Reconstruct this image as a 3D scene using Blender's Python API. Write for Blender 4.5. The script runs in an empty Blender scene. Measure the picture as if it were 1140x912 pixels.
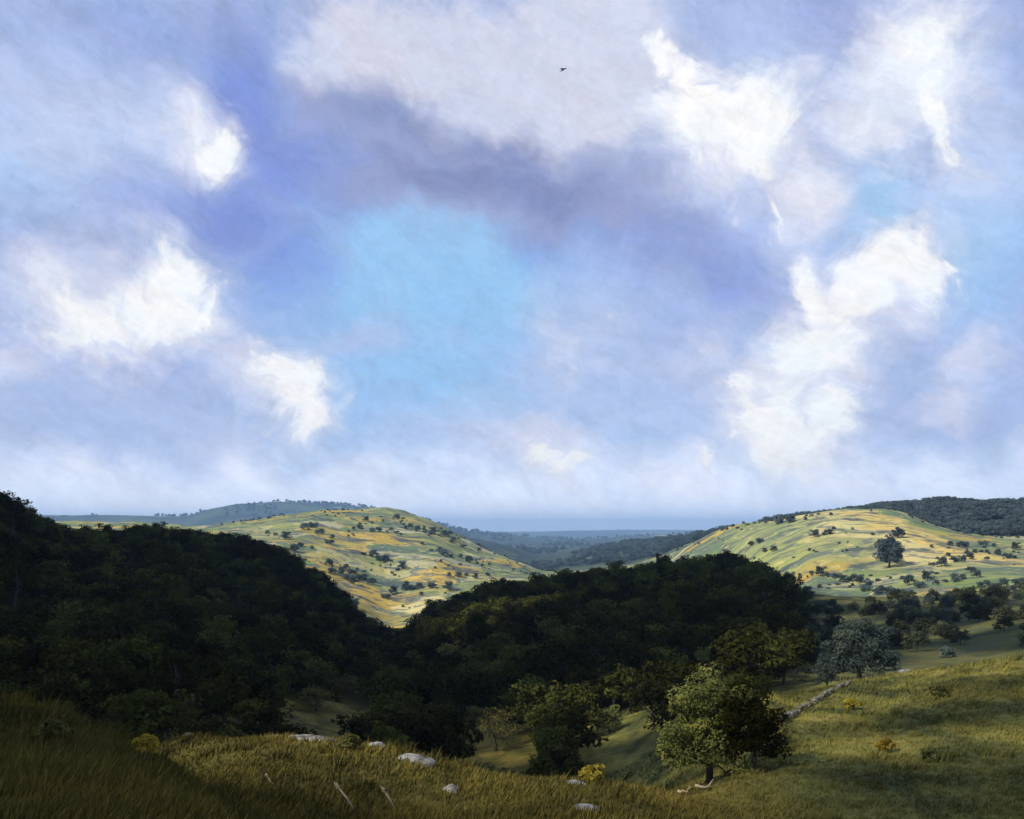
import bpy, math, random
import numpy as np

# ------------------------------------------------------------------ camera, sky, sun, exposure
SC = bpy.context.scene
COL = SC.collection
F = 1108.0            # focal length in photo pixels (photo 1140 px wide)
U0, H0 = 570.0, 590.0  # optical axis column, eye-level row

cam_d = bpy.data.cameras.new('camera')
cam = bpy.data.objects.new('camera', cam_d)
COL.objects.link(cam)
cam.location = (0, 0, 0)
cam.rotation_euler = (math.radians(90), 0, 0)
cam_d.sensor_width = 36
cam_d.lens = 36 * F / 1140
cam_d.shift_y = (H0 - 456) / 1140
cam_d.clip_start, cam_d.clip_end = 0.1, 120000
SC.camera = cam

SUN_EL, SUN_AZ = math.radians(40), math.radians(-122)    # azimuth from +Y towards +X
SUN = np.array([math.sin(SUN_AZ) * math.cos(SUN_EL), math.cos(SUN_AZ) * math.cos(SUN_EL), math.sin(SUN_EL)])
sd = bpy.data.lights.new('sun', 'SUN')
sd.energy, sd.angle, sd.color = 5.0, math.radians(0.5), (1.0, 0.93, 0.80)
so = bpy.data.objects.new('sun', sd)
COL.objects.link(so)
from mathutils import Vector
so.rotation_euler = Vector(SUN.tolist()).to_track_quat('Z', 'Y').to_euler()
so.location = (-500, -500, 900)

vs = SC.view_settings
vs.view_transform, vs.look, vs.exposure, vs.gamma = 'Standard', 'None', 0.0, 1.0
vs.use_curve_mapping = False
SC.cycles.max_bounces = 6
SC.cycles.diffuse_bounces = 2


def s2l(r, g, b):
    return tuple((c / 255 / 12.92) if c <= 10 else (((c / 255) + .055) / 1.055) ** 2.4 for c in (r, g, b))


class NT:
    """small helper round a node tree"""
    def __init__(self, tree):
        self.t = tree
        tree.nodes.clear()

    def n(self, typ, **kw):
        nd = self.t.nodes.new(typ)
        for k, v in kw.items():
            setattr(nd, k, v)
        return nd

    def l(self, a, b):
        self.t.links.new(a, b)

    def put(self, sock, v):
        if isinstance(v, bpy.types.NodeSocket):
            self.l(v, sock)
        else:
            sock.default_value = v

    def math(self, op, a, b=0.0, c=0.0, clamp=False):
        nd = self.n('ShaderNodeMath', operation=op, use_clamp=clamp)
        for i, v in enumerate((a, b, c)):
            self.put(nd.inputs[i], v)
        return nd.outputs[0]

    def vmath(self, op, a, b=(0, 0, 0), scale=None):
        nd = self.n('ShaderNodeVectorMath', operation=op)
        self.put(nd.inputs[0], a)
        self.put(nd.inputs[1], b)
        if scale is not None:
            self.put(nd.inputs['Scale'], scale)
        return nd.outputs[0]

    def noise(self, vec, scale, detail=3, rough=.55, color=False, dist=0.0):
        nd = self.n('ShaderNodeTexNoise')
        self.put(nd.inputs['Vector'], vec)
        nd.inputs['Scale'].default_value = scale
        nd.inputs['Detail'].default_value = detail
        nd.inputs['Roughness'].default_value = rough
        nd.inputs['Distortion'].default_value = dist
        return nd.outputs['Color' if color else 'Fac']

    def smooth(self, x, lo, hi, a=0.0, b=1.0):
        nd = self.n('ShaderNodeMapRange', interpolation_type='SMOOTHSTEP')
        self.put(nd.inputs[0], x)
        for i, v in enumerate((lo, hi, a, b)):
            nd.inputs[i + 1].default_value = v
        return nd.outputs[0]

    def mix(self, fac, a, b, blend='MIX'):
        nd = self.n('ShaderNodeMix', data_type='RGBA', blend_type=blend)
        self.put(nd.inputs[0], fac)
        for i, v in ((6, a), (7, b)):
            if isinstance(v, tuple) and len(v) == 3:
                v = (*v, 1)
            self.put(nd.inputs[i], v)
        return nd.outputs[2]

    def ramp(self, fac, stops, interp='LINEAR'):
        nd = self.n('ShaderNodeValToRGB')
        self.put(nd.inputs[0], fac)
        cr = nd.color_ramp
        cr.interpolation = interp
        while len(cr.elements) < len(stops):
            cr.elements.new(0.5)
        for e, (p, c) in zip(cr.elements, stops):
            e.position = p
            e.color = (*c, 1)
        return nd.outputs[0]


# ---- world: Nishita sky with a broken field of cloud laid over it by compass direction
world = bpy.data.worlds.new('World')
SC.world = world
world.use_nodes = True
world.cycles.sampling_method = 'MANUAL'
world.cycles.sample_map_resolution = 256
W = NT(world.node_tree)
wout = W.n('ShaderNodeOutputWorld')
wbg = W.n('ShaderNodeBackground')
SKY_S = 0.10
wbg.inputs['Strength'].default_value = SKY_S
W.l(wbg.outputs[0], wout.inputs[0])
sky = W.n('ShaderNodeTexSky', sky_type='NISHITA')
sky.sun_disc = False
sky.sun_elevation, sky.sun_rotation = SUN_EL, SUN_AZ
sky.altitude, sky.air_density, sky.dust_density, sky.ozone_density = 100, 1.0, 0.6, 2.5
tc = W.n('ShaderNodeTexCoord')
sep = W.n('ShaderNodeSeparateXYZ')
W.l(tc.outputs['Generated'], sep.inputs[0])
az = W.math('ARCTAN2', sep.outputs[0], sep.outputs[1])
el = W.math('ARCSINE', sep.outputs[2])
cmb = W.n('ShaderNodeCombineXYZ')
W.l(az, cmb.inputs[0])
W.l(el, cmb.inputs[1])
cmb.inputs[2].default_value = 1.0
P0 = cmb.outputs[0]


def warp(vec, scale, amp, detail=2):
    nz = W.noise(vec, scale, detail, .6, color=True)
    d = W.vmath('SUBTRACT', nz, (.5, .5, .5))
    d = W.vmath('MULTIPLY', d, (amp, amp, 0))
    return W.vmath('ADD', vec, d)


P1 = warp(P0, 9.0, .075, 2)
P2 = warp(P1, 34.0, .045, 4)       # crumbly edges
P3 = warp(P1, 16.0, .05, 3)        # softer edges
# brushed, streaky grain of thin cloud
mpn = W.n('ShaderNodeMapping', vector_type='TEXTURE')
W.l(warp(P0, 7.0, .03, 1), mpn.inputs[0])
mpn.inputs['Rotation'].default_value = (0, 0, math.radians(-25))
mpn.inputs['Scale'].default_value = (2.6, 1, 1)
GRAIN = W.noise(mpn.outputs[0], 38, 6, .62)
GRAIN2 = W.noise(P2, 70, 5, .65)
LUMP = W.noise(P1, 16, 7, .66)
GRAIN4 = W.noise(mpn.outputs[0], 190, 4, .7)
GRAIN3 = W.noise(mpn.outputs[0], 21, 5, .7)
P4 = warp(P2, 90.0, .018, 3)
vor = W.n('ShaderNodeTexVoronoi', feature='F1')
W.l(warp(P1, 40, .02, 2), vor.inputs['Vector'])
vor.inputs['Scale'].default_value = 24
vor.inputs['Detail'].default_value = 2
vor.inputs['Roughness'].default_value = .62
BILLOW = W.smooth(vor.outputs['Distance'], .10, .75, 1, 0)      # rounded puffs with creases between them


def blob(vec, u, v, rx, ry, rot=0.0, s=1.0):
    """soft elliptical puff of cloud round one compass bearing and elevation; vec is (azimuth, elevation, 1)"""
    x, y, z = u - U0, F, H0 - v
    a, e = math.atan2(x, y), math.atan2(z, math.hypot(x, y))
    cr, sr = math.cos(math.radians(rot)), math.sin(math.radians(rot))
    kx, ky = F / (rx * 1.45), F / (ry * 1.45)
    d = []
    for w in ((cr * kx, sr * kx, -(cr * a + sr * e) * kx), (-sr * ky, cr * ky, -(-sr * a + cr * e) * ky)):
        n = W.n('ShaderNodeVectorMath', operation='DOT_PRODUCT')
        W.l(vec, n.inputs[0])
        n.inputs[1].default_value = w
        d.append(n.outputs['Value'])
    r2 = W.math('MULTIPLY_ADD', d[0], d[0], W.math('MULTIPLY', d[1], d[1]))
    o = W.math('SUBTRACT', 1.0, W.math('SQRT', r2), clamp=True)
    return o if s == 1.0 else W.math('MULTIPLY', o, s)


def layer(prev, color, blobs, vec, lo, hi, opac, lump=.35, grain=.2, puff=0.0):
    acc = None
    for b in blobs:
        o = blob(vec, *b)
        acc = o if acc is None else W.math('SMOOTH_MAX', acc, o, .12)
    nz = W.math('MULTIPLY_ADD', LUMP, lump, -lump / 2)
    ng = W.math('MULTIPLY_ADD', GRAIN, grain, -grain / 2)
    if puff:
        ng = W.math('ADD', ng, W.math('MULTIPLY_ADD', BILLOW, puff, -puff * .38))
    keep = W.smooth(acc, .13, .32)
    acc = W.math('ADD', acc, W.math('MULTIPLY', W.math('ADD', nz, ng), keep))
    m = W.math('MULTIPLY', W.smooth(acc, lo, hi), opac)
    c = tuple(x / SKY_S for x in s2l(*color))
    return W.mix(m, prev, c)


# thin-cloud veil in every direction; the cyan of clear air shows through its gaps
clear = W.mix(1.0, sky.outputs[0], (0.95, 1.02, 1.12), 'MULTIPLY')
c = clear
VEILC = tuple(x / SKY_S for x in s2l(172, 188, 233))
veil = W.smooth(W.math('MULTIPLY_ADD', GRAIN, .35, W.math('MULTIPLY', LUMP, .65)), .30, .66, .62, .97)
c = W.mix(veil, c, VEILC)
# clear window in the middle of the sky and smaller ones
c = layer(c, (162, 199, 243), [(490, 350, 230, 150, 0), (965, 225, 60, 60, 0, .9), (1090, 260, 80, 110, 0, .8), (330, 330, 70, 90, 0, .8), (410, 450, 110, 70, 0, .8), (640, 575, 120, 30, 0, .6), (700, 520, 70, 60, 0, .7), (30, 190, 70, 60, 0, .6)], P3, .05, .70, .9, .35, .3)
c = layer(c, (152, 201, 244), [(500, 305, 160, 70, 0), (560, 320, 90, 60, 0), (430, 270, 70, 40, 0, .8), (970, 215, 50, 50, 0, .8), (400, 330, 60, 60, 0, .8), (480, 420, 130, 60, 0, .7), (1080, 270, 50, 70, 0, .6), (330, 520, 120, 40, 0, .5), (1050, 520, 110, 40, 0, .5)], P2, .05, .85, .9, .55, .5)
# periwinkle
c = layer(c, (118, 140, 218), [(280, 140, 55, 100, 10), (330, 180, 110, 60, 0, .9), (255, 240, 80, 60, 0, .9), (310, 290, 60, 80, 0, .8), (150, 40, 170, 40, 0, .45),
          (620, 255, 70, 50, 0, .7), (700, 265, 120, 50, -20, .8), (800, 290, 100, 50, -25, .7), (150, 215, 120, 40, 0, .5),
          (930, 30, 60, 50, 0, .6), (130, 395, 110, 20, 6, .9), (1090, 480, 80, 40, 0, .4), (740, 350, 50, 40, 0, .5), (730, 60, 60, 40, 0, .5)], P3, .05, .85, .75, .4, .45)
# pale blue-white lower air
c = layer(c, (198, 213, 246), [(570, 560, 900, 80, 0), (60, 150, 100, 80, 0, .9), (150, 140, 70, 80, 0, .8), (560, 500, 150, 70, 0, .8), (250, 500, 200, 60, 0, .7),
          (740, 470, 130, 80, 0, .6), (1080, 180, 80, 80, 0, .8), (870, 560, 300, 40, 0), (200, 290, 60, 40, 0, .6)], P3, .05, .8, .85, .35, .35)
# lavender grey bodies
c = layer(c, (184, 199, 237), [(70, 450, 130, 70, 0), (180, 500, 150, 60, 0, .9), (690, 60, 140, 90, 0), (820, 60, 120, 60, 0, .9), (680, 340, 100, 70, 0, .8), (640, 400, 90, 70, 0, .8),
          (850, 230, 120, 60, -20, .9), (760, 400, 110, 70, -30, .8), (40, 50, 120, 60, 0, .6), (980, 560, 200, 40, 0, .6), (1090, 400, 80, 90, 0, .7), (230, 380, 70, 60, 0, .8), (400, 375, 45, 30, 0, .9)], P3, .02, .75, .75, .4, .35)
# grey underside of the big overhead cloud
c = layer(c, (154, 163, 204), [(520, 165, 160, 66, -8), (600, 195, 130, 60, -15), (450, 120, 120, 40, -10), (660, 215, 100, 45, -20, .9), (740, 250, 90, 34, -25, .55), (420, 205, 70, 34, 0, .7)], P3, .06, .62, .9, .4, .6)
c = layer(c, (128, 140, 188), [(510, 198, 110, 26, -6), (600, 215, 80, 26, -12), (560, 150, 90, 32, 0, .9), (450, 128, 80, 16, -5, .8), (590, 170, 70, 30, 0, .8)], P3, .08, .8, .8, .4, .6)
# pale top of the big cloud
c = layer(c, (217, 219, 237), [(480, 50, 140, 58, 0), (580, 70, 120, 66, 0), (660, 90, 90, 75, 0), (400, 40, 70, 48, 0), (640, 30, 100, 55, 0), (690, 130, 60, 40, -20, .9)], P3, .06, .62, .92, .45, .4)
# soft white masses
c = layer(c, (220, 223, 244), [(120, 345, 120, 65, 0), (50, 300, 80, 50, 0, .8), (215, 155, 48, 54, 0), (240, 175, 35, 30, 0), (820, 150, 110, 75, 0), (900, 190, 60, 60, 0), (790, 190, 90, 50, 0, .9),
          (1010, 90, 85, 85, 0), (970, 120, 70, 60, 0, .9), (1070, 110, 50, 60, 0, .8), (640, 380, 65, 70, 0, .6), (610, 500, 80, 55, 0, .9), (880, 420, 110, 90, 30), (960, 330, 90, 55, 25),
          (790, 390, 60, 50, 0, .7), (770, 530, 35, 35, 0), (1070, 390, 34, 50, 0, .9), (1060, 450, 44, 34, 0, .8), (290, 420, 80, 45, -35), (230, 365, 45, 45, 0),
          (870, 500, 95, 70, 0), (0, 410, 40, 30, 0), (150, 150, 60, 50, 0, .5)], P2, .06, .74, .88, .45, .25, .3)
# paler air low over the horizon
c = layer(c, (262, 266, 280), [(570, 590, 1700, 74, 0), (600, 560, 250, 45, 0, .7)], P3, .04, .8, .95, .2, .2)
# sunlit white heads: a soft glow first, then the dense crumbling heads
HEADS = [(815, 125, 78, 42, 5), (770, 140, 45, 40, 0), (850, 140, 50, 38, 0), (735, 60, 24, 16, -40, .8), (768, 85, 30, 22, 0), (1000, 290, 48, 36, 20), (960, 320, 50, 32, 30), (905, 320, 22, 45, 10, .9),
          (905, 385, 55, 40, 30), (860, 470, 45, 55, 0), (885, 495, 55, 45, 0), (925, 465, 32, 38, 0), (830, 430, 22, 22, 0, .8), (325, 440, 32, 40, -20), (345, 468, 28, 26, 0), (308, 415, 20, 20, 0, .9), (195, 305, 32, 36, 0), (175, 345, 70, 34, 10, .9), (100, 360, 66, 36, 0, .8),
          (240, 175, 24, 22, 0, .9), (640, 525, 20, 16, 0), (610, 515, 24, 16, 0, .7), (1048, 125, 22, 52, 20, .9), (1015, 60, 60, 35, 0, .7), (870, 215, 10, 28, 15, .7), (1060, 160, 22, 14, 0, .8), (775, 525, 14, 14, 0, .8), (220, 345, 30, 24, 0)]
c = layer(c, (236, 238, 249), [(1000, 85, 78, 66, 0, .85), (975, 135, 55, 40, 0, .75), (1055, 100, 50, 60, 0, .7), (905, 200, 45, 40, 0, .6), (215, 150, 36, 40, 0, .7), (60, 330, 60, 40, 0, .6)] + [(u, v, a * 1.25, b * 1.25, *q) for (u, v, a, b, *q) in HEADS], P2, .05, .60, .88, .5, .25, .3)
c = layer(c, (254, 254, 255), HEADS, P4, .10, .52, .98, .55, .2, .45)
# blue-grey hollows in the heads
c = layer(c, (196, 206, 240), [(850, 438, 14, 18, 30), (905, 470, 10, 16, 0, .9), (950, 365, 34, 12, 30, .8), (790, 82, 20, 8, -20, .9), (130, 382, 70, 7, 6), (880, 165, 26, 12, -20, .7), (925, 300, 16, 24, 0, .8)], P4, .05, .95, .6, .6, .4, .4)
# fibrous breakup, brushed both in tone and in hue
gr = W.math('ADD', W.math('ADD', W.smooth(GRAIN2, .30, .70, -.04, .05), W.smooth(GRAIN4, .3, .7, -.03, .03)), W.smooth(GRAIN, .3, .7, .955, 1.04))
gv = W.n('ShaderNodeCombineXYZ')
W.l(W.math('ADD', gr, W.smooth(GRAIN3, .35, .65, -.05, .02)), gv.inputs[0])
W.l(gr, gv.inputs[1])
W.l(W.math('ADD', gr, W.smooth(GRAIN3, .35, .65, .03, -.02)), gv.inputs[2])
c = W.mix(1.0, c, gv.outputs[0], 'MULTIPLY')
W.l(c, wbg.inputs['Color'])

# ------------------------------------------------------------------ numeric helpers
rng = np.random.default_rng(7)
random.seed(7)
_perm = np.random.default_rng(3).random((256, 256))


def vnoise(x, y):
    xi, yi = np.floor(x).astype(int), np.floor(y).astype(int)
    fx, fy = x - xi, y - yi
    fx, fy = fx * fx * (3 - 2 * fx), fy * fy * (3 - 2 * fy)
    g = lambda a, b: _perm[a & 255, b & 255]
    return (g(xi, yi) * (1 - fx) + g(xi + 1, yi) * fx) * (1 - fy) + (g(xi, yi + 1) * (1 - fx) + g(xi + 1, yi + 1) * fx) * fy - .5


def fbm(x, y, o=4, gain=.5):
    t, a = 0, 1.0
    for i in range(o):
        t = t + a * vnoise(x * 2 ** i + 17.3 * i, y * 2 ** i - 9.1 * i)
        a *= gain
    return t


def pchip_slopes(x, y):
    h = np.diff(x, axis=0)
    d = np.diff(y, axis=0) / h
    m = np.zeros_like(y)
    m[0], m[-1] = d[0], d[-1]
    p = d[:-1] * d[1:]
    w1, w2 = 2 * h[1:] + h[:-1], h[1:] + 2 * h[:-1]
    with np.errstate(divide='ignore', invalid='ignore'):
        hm = (w1 + w2) / (w1 / d[:-1] + w2 / d[1:])
    m[1:-1] = np.where(p > 0, hm, 0)
    return m


def pchip1(xs, ys, q):
    xs, ys = np.asarray(xs, float), np.asarray(ys, float)
    m = pchip_slopes(xs, ys)
    q = np.clip(q, xs[0], xs[-1])
    k = np.clip(np.searchsorted(xs, q, 'right') - 1, 0, len(xs) - 2)
    h = xs[k + 1] - xs[k]
    t = (q - xs[k]) / h
    return ((1 + 2 * t) * (1 - t) ** 2 * ys[k] + t * (1 - t) ** 2 * h * m[k] + t * t * (3 - 2 * t) * ys[k + 1] + t * t * (t - 1) * h * m[k + 1])


# ------------------------------------------------------------------ terrain
# each line is a crest or a valley floor: (bearing column, distance m, how far below eye level in columns)
LINES = [
 [(-400, 2, 1640), (1500, 2, 1640)],
 [(-400, 8, 950), (0, 8, 950), (300, 8, 965), (1500, 8, 975)],
 [(-400, 22, 760), (0, 22, 782), (60, 21, 796), (110, 20, 815), (170, 18, 845), (220, 16, 882), (260, 15, 920), (400, 15, 940), (700, 15, 960), (1140, 15, 985), (1500, 15, 985)],
 [(-400, 34, 900), (0, 32, 900), (110, 30, 900), (170, 29, 890), (220, 27, 880), (260, 25, 880), (330, 24, 897), (420, 23, 908), (600, 22, 928), (770, 22, 960), (1140, 25, 985), (1500, 25, 985)],
 [(-400, 46, 880), (0, 45, 880), (110, 44, 850), (180, 43, 828), (215, 42, 818), (300, 40, 819), (420, 37, 831), (520, 35, 857), (600, 34, 868), (660, 33, 872), (750, 32, 894), (780, 31, 917), (850, 31, 960), (1140, 33, 990), (1500, 33, 990)],
 [(-400, 80, 1000), (0, 80, 1000), (300, 75, 1010), (520, 70, 1010), (650, 64, 960), (720, 60, 905), (785, 55, 873), (850, 54, 853), (900, 52, 855), (960, 48, 868), (1050, 44, 885), (1140, 42, 890), (1500, 42, 890)],
 [(-400, 130, 790), (0, 130, 785), (130, 130, 800), (300, 130, 830), (420, 135, 850), (550, 130, 870), (680, 110, 870), (760, 85, 860), (800, 75, 850), (850, 64, 812), (885, 78, 790), (935, 95, 768), (1000, 112, 750), (1060, 110, 742), (1140, 105, 734), (1500, 100, 715)],
 [(-400, 170, 745), (0, 170, 740), (130, 180, 745), (300, 200, 770), (420, 210, 790), (550, 180, 800), (680, 170, 790), (800, 150, 770), (850, 150, 765), (900, 150, 760), (960, 150, 757), (1140, 150, 755), (1500, 150, 755)],
 [(-400, 260, 545), (0, 300, 577), (40, 330, 601), (75, 370, 616), (130, 420, 611), (180, 460, 606), (250, 500, 611), (300, 480, 623), (340, 450, 649), (370, 430, 673), (400, 420, 701), (440, 400, 728), (480, 360, 707), (520, 350, 690), (560, 350, 679), (640, 370, 662), (700, 390, 654), (760, 400, 645), (810, 410, 640), (850, 400, 655), (900, 380, 680), (960, 330, 690), (1050, 300, 690), (1140, 280, 680), (1500, 260, 660)],
 [(-400, 600, 680), (0, 620, 665), (130, 700, 650), (250, 750, 650), (340, 760, 665), (400, 780, 690), (440, 800, 700), (500, 760, 700), (600, 700, 700), (700, 650, 690), (810, 600, 672), (860, 520, 655), (900, 470, 660), (960, 430, 665), (1050, 400, 660), (1140, 380, 655), (1500, 380, 655)],
 [(-400, 1500, 600), (0, 1500, 600), (60, 1500, 584), (130, 1450, 583), (200, 1450, 585), (240, 1450, 583), (330, 1500, 573), (400, 1550, 566), (430, 1550, 565), (470, 1500, 578), (510, 1450, 597), (545, 1350, 614), (580, 1250, 628), (610, 1200, 640), (680, 1100, 640), (740, 1000, 622), (770, 950, 605), (820, 900, 588), (870, 850, 580), (900, 820, 576), (950, 800, 571), (1000, 800, 573), (1040, 780, 585), (1090, 760, 596), (1140, 750, 600), (1500, 750, 600)],
 [(-400, 2500, 640), (0, 2500, 625), (300, 2650, 620), (430, 2650, 625), (510, 2500, 635), (580, 2050, 640), (700, 1750, 635), (800, 1400, 612), (900, 1000, 590), (960, 1000, 590), (1050, 1000, 594), (1140, 1000, 594), (1500, 1000, 594)],
 [(-400, 4655, 600), (0, 4655, 600), (300, 4890, 602), (430, 4655, 581), (480, 4420, 584), (520, 4185, 597), (560, 3950, 607), (600, 3480, 621), (640, 3245, 617), (680, 3245, 610), (740, 3010, 604), (800, 2070, 596), (860, 1500, 585), (900, 1400, 580), (940, 1350, 571), (990, 1300, 565), (1040, 1250, 562), (1090, 1250, 563), (1140, 1250, 564), (1500, 1300, 560)],
 [(-400, 6300, 607), (600, 6300, 609), (900, 5360, 604), (1500, 4890, 604)],
 [(-400, 8650, 575), (60, 8650, 574), (120, 8650, 573), (200, 8650, 575), (240, 8650, 566), (270, 8650, 561), (330, 8885, 559), (400, 9120, 564), (450, 9120, 573), (520, 9120, 591), (570, 9120, 596), (630, 9120, 601), (700, 8885, 598), (760, 8650, 595), (820, 8650, 593), (1500, 8650, 591)],
 [(-400, 14290, 602), (1500, 14290, 602)],
 [(-400, 20165, 590), (300, 20165, 591), (570, 20165, 592), (700, 20165, 590), (900, 20165, 591), (1500, 20165, 590)],
 [(-400, 33090, 598), (1500, 33090, 598)],
]
SEG_ROWS = [10, 16, 18, 22, 24, 28, 24, 44, 40, 60, 30, 34, 20, 26, 14, 14, 8]
ucols = np.concatenate([np.linspace(-3600, -520, 24), np.linspace(-400, -60, 35), np.arange(-50, 1191, 4.0), np.linspace(1200, 1540, 35), np.linspace(1660, 4700, 24)])


def line_at(u):
    """control distances and heights for bearings u -> arrays [line, column]"""
    Y, Z = [], []
    for ln in LINES:
        a = np.array(ln, float)
        y = pchip1(a[:, 0], a[:, 1], u)
        v = pchip1(a[:, 0], a[:, 2], u)
        Y.append(y)
        Z.append((H0 - v) / F * y)
    return np.array(Y), np.array(Z)


LY, LZ = line_at(ucols)
LM = pchip_slopes(LY, LZ)


def rough(x, y, Y):
    k = np.clip((Y - 9) / 20, 0, 1)
    z = fbm(x / 7, y / 7, 4) * .30 * k * np.clip(160 / np.maximum(Y, 1), 0, 1)
    z = z + fbm(x / 60 + 5, y / 60, 4) * 3.0 * np.clip((Y - 140) / 250, 0, 1)
    mid = np.clip((Y - 620) / 300, 0, 1) * np.clip((2200 - Y) / 600, 0, 1)
    z = z + mid * (fbm(x / 95 + 11, y / 120 + 4, 4) * 9.0 + fbm(x / 30, y / 34, 3) * 1.6)
    z = z + fbm(x / 260 + 3, y / 260 + 8, 4) * 12.0 * np.clip((Y - 1100) / 2500, 0, 1)
    return z


rows = []
for k, nr in enumerate(SEG_ROWS):
    last = k == len(SEG_ROWS) - 1
    for i in range(nr + (1 if last else 0)):
        t = i / nr
        h = LY[k + 1] - LY[k]
        z = ((1 + 2 * t) * (1 - t) ** 2 * LZ[k] + t * (1 - t) ** 2 * h * LM[k] + t * t * (3 - 2 * t) * LZ[k + 1] + t * t * (t - 1) * h * LM[k + 1])
        y = LY[k] + t * h
        x = (ucols - U0) / F * y
        rows.append(np.stack([x, y, z + rough(x, y, y)], 1))
GRID = np.array(rows)                       # [row, col, 3]
row_start = np.concatenate([[0], np.cumsum(SEG_ROWS)])


def ground_z(x, y):
    """height of the terrain mesh at points (x, y)"""
    x, y = np.atleast_1d(np.asarray(x, float)), np.atleast_1d(np.asarray(y, float))
    u = np.clip(U0 + F * x / y, ucols[0], ucols[-1] - 1e-6)
    ci = np.clip(np.searchsorted(ucols, u, 'right') - 1, 0, len(ucols) - 2)
    tu = (u - ucols[ci]) / (ucols[ci + 1] - ucols[ci])
    out = np.zeros_like(x)
    for c in np.unique(ci):
        m_ = np.where(ci == c)[0]
        t = tu[m_]
        # both bounding columns, blended
        za = np.interp(y[m_], GRID[:, c, 1], GRID[:, c, 2])
        zb = np.interp(y[m_], GRID[:, c + 1, 1], GRID[:, c + 1, 2])
        out[m_] = za * (1 - t) + zb * t
    return out


def at(u, v, ymin=5.0, ymax=30000.0, lift=0.0):
    """first terrain point met by the sight line through (u, v) beyond distance ymin"""
    ci = int(np.clip(np.searchsorted(ucols, u, 'right') - 1, 0, len(ucols) - 2))
    tu = (u - ucols[ci]) / (ucols[ci + 1] - ucols[ci])
    a = GRID[:, ci, 1] * (1 - tu) + GRID[:, ci + 1, 1] * tu
    b = GRID[:, ci, 2] * (1 - tu) + GRID[:, ci + 1, 2] * tu
    vv = H0 - b / a * F
    ok = np.where((a > ymin) & (a < ymax) & (vv <= v))[0]
    if len(ok) == 0:
        ok = [int(np.argmin(np.where((a > ymin) & (a < ymax), np.abs(vv - v), 1e9)))]
    i = ok[0]
    y = a[i]
    if i > 0 and vv[i - 1] > v and a[i - 1] > ymin:
        t = (vv[i - 1] - v) / (vv[i - 1] - vv[i])
        y = a[i - 1] * (1 - t) + a[i] * t
    x = (u - U0) / F * y
    return np.array([x, y, float(np.interp(y, a, b)) + lift])


# ------------------------------------------------------------------ object helpers
def mesh_from(name, verts, faces, mats, mat_idx=None, smooth=False):
    me = bpy.data.meshes.new(name)
    verts = np.asarray(verts, np.float32)
    if isinstance(faces, np.ndarray):
        n, k = faces.shape
        me.vertices.add(len(verts))
        me.vertices.foreach_set('co', verts.ravel())
        me.loops.add(n * k)
        me.loops.foreach_set('vertex_index', faces.astype(np.int32).ravel())
        me.polygons.add(n)
        me.polygons.foreach_set('loop_start', np.arange(0, n * k, k, dtype=np.int32))
        me.polygons.foreach_set('loop_total', np.full(n, k, dtype=np.int32))
    else:
        me.from_pydata([tuple(map(float, p)) for p in verts], [], faces)
    for m in mats:
        me.materials.append(m)
    if mat_idx is not None:
        me.polygons.foreach_set('material_index', np.asarray(mat_idx, np.int32))
    if smooth:
        me.polygons.foreach_set('use_smooth', np.ones(len(me.polygons), dtype=bool))
    me.update(calc_edges=True)
    return me


def link(name, me, parent=None, loc=None):
    o = bpy.data.objects.new(name, me)
    COL.objects.link(o)
    if parent is not None:
        o.parent = parent
    if loc is not None:
        o.location = tuple(float(q) for q in loc)
    return o


def tag(o, label=None, cat=None, group=None, kind=None):
    for k, v in (('label', label), ('category', cat), ('group', group), ('kind', kind)):
        if v:
            o[k] = v
    return o


class MB:
    """collects tubes, leaves and lumps into vertex / face lists"""
    def __init__(self):
        self.v, self.f, self.m, self.n = [], [], [], 0

    def add(self, v, f, mi=0):
        v = np.asarray(v, float)
        self.v.append(v)
        for q in f:
            self.f.append([int(i) + self.n for i in q])
            self.m.append(mi)
        self.n += len(v)

    def tube(self, pts, rad, seg=7, mi=0):
        pts = np.asarray(pts, float)
        ring = []
        for i, p in enumerate(pts):
            d = pts[min(i + 1, len(pts) - 1)] - pts[max(i - 1, 0)]
            d = d / (np.linalg.norm(d) + 1e-9)
            a = np.cross(d, [0.31, 0.95, 0.05] if abs(d[1]) < .9 else [1, 0, 0])
            a /= np.linalg.norm(a)
            b = np.cross(d, a)
            for j in range(seg):
                t = 2 * math.pi * j / seg
                ring.append(p + rad[i] * (math.cos(t) * a + math.sin(t) * b))
        f = []
        for i in range(len(pts) - 1):
            for j in range(seg):
                f.append([i * seg + j, i * seg + (j + 1) % seg, (i + 1) * seg + (j + 1) % seg, (i + 1) * seg + j])
        f.append(list(range(seg))[::-1])
        f.append([(len(pts) - 1) * seg + j for j in range(seg)])
        self.add(ring, f, mi)

    def quads(self, v, mi=0):
        """v: [n, 4, 3]"""
        n = len(v)
        self.add(v.reshape(-1, 3), np.arange(n * 4).reshape(n, 4), mi)

    def mesh(self, name, mats, smooth=False):
        return mesh_from(name, np.concatenate(self.v), self.f, mats, self.m, smooth)


def rand_dirs(n, r):
    d = r.normal(size=(n, 3))
    return d / np.linalg.norm(d, axis=1, keepdims=True)


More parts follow.
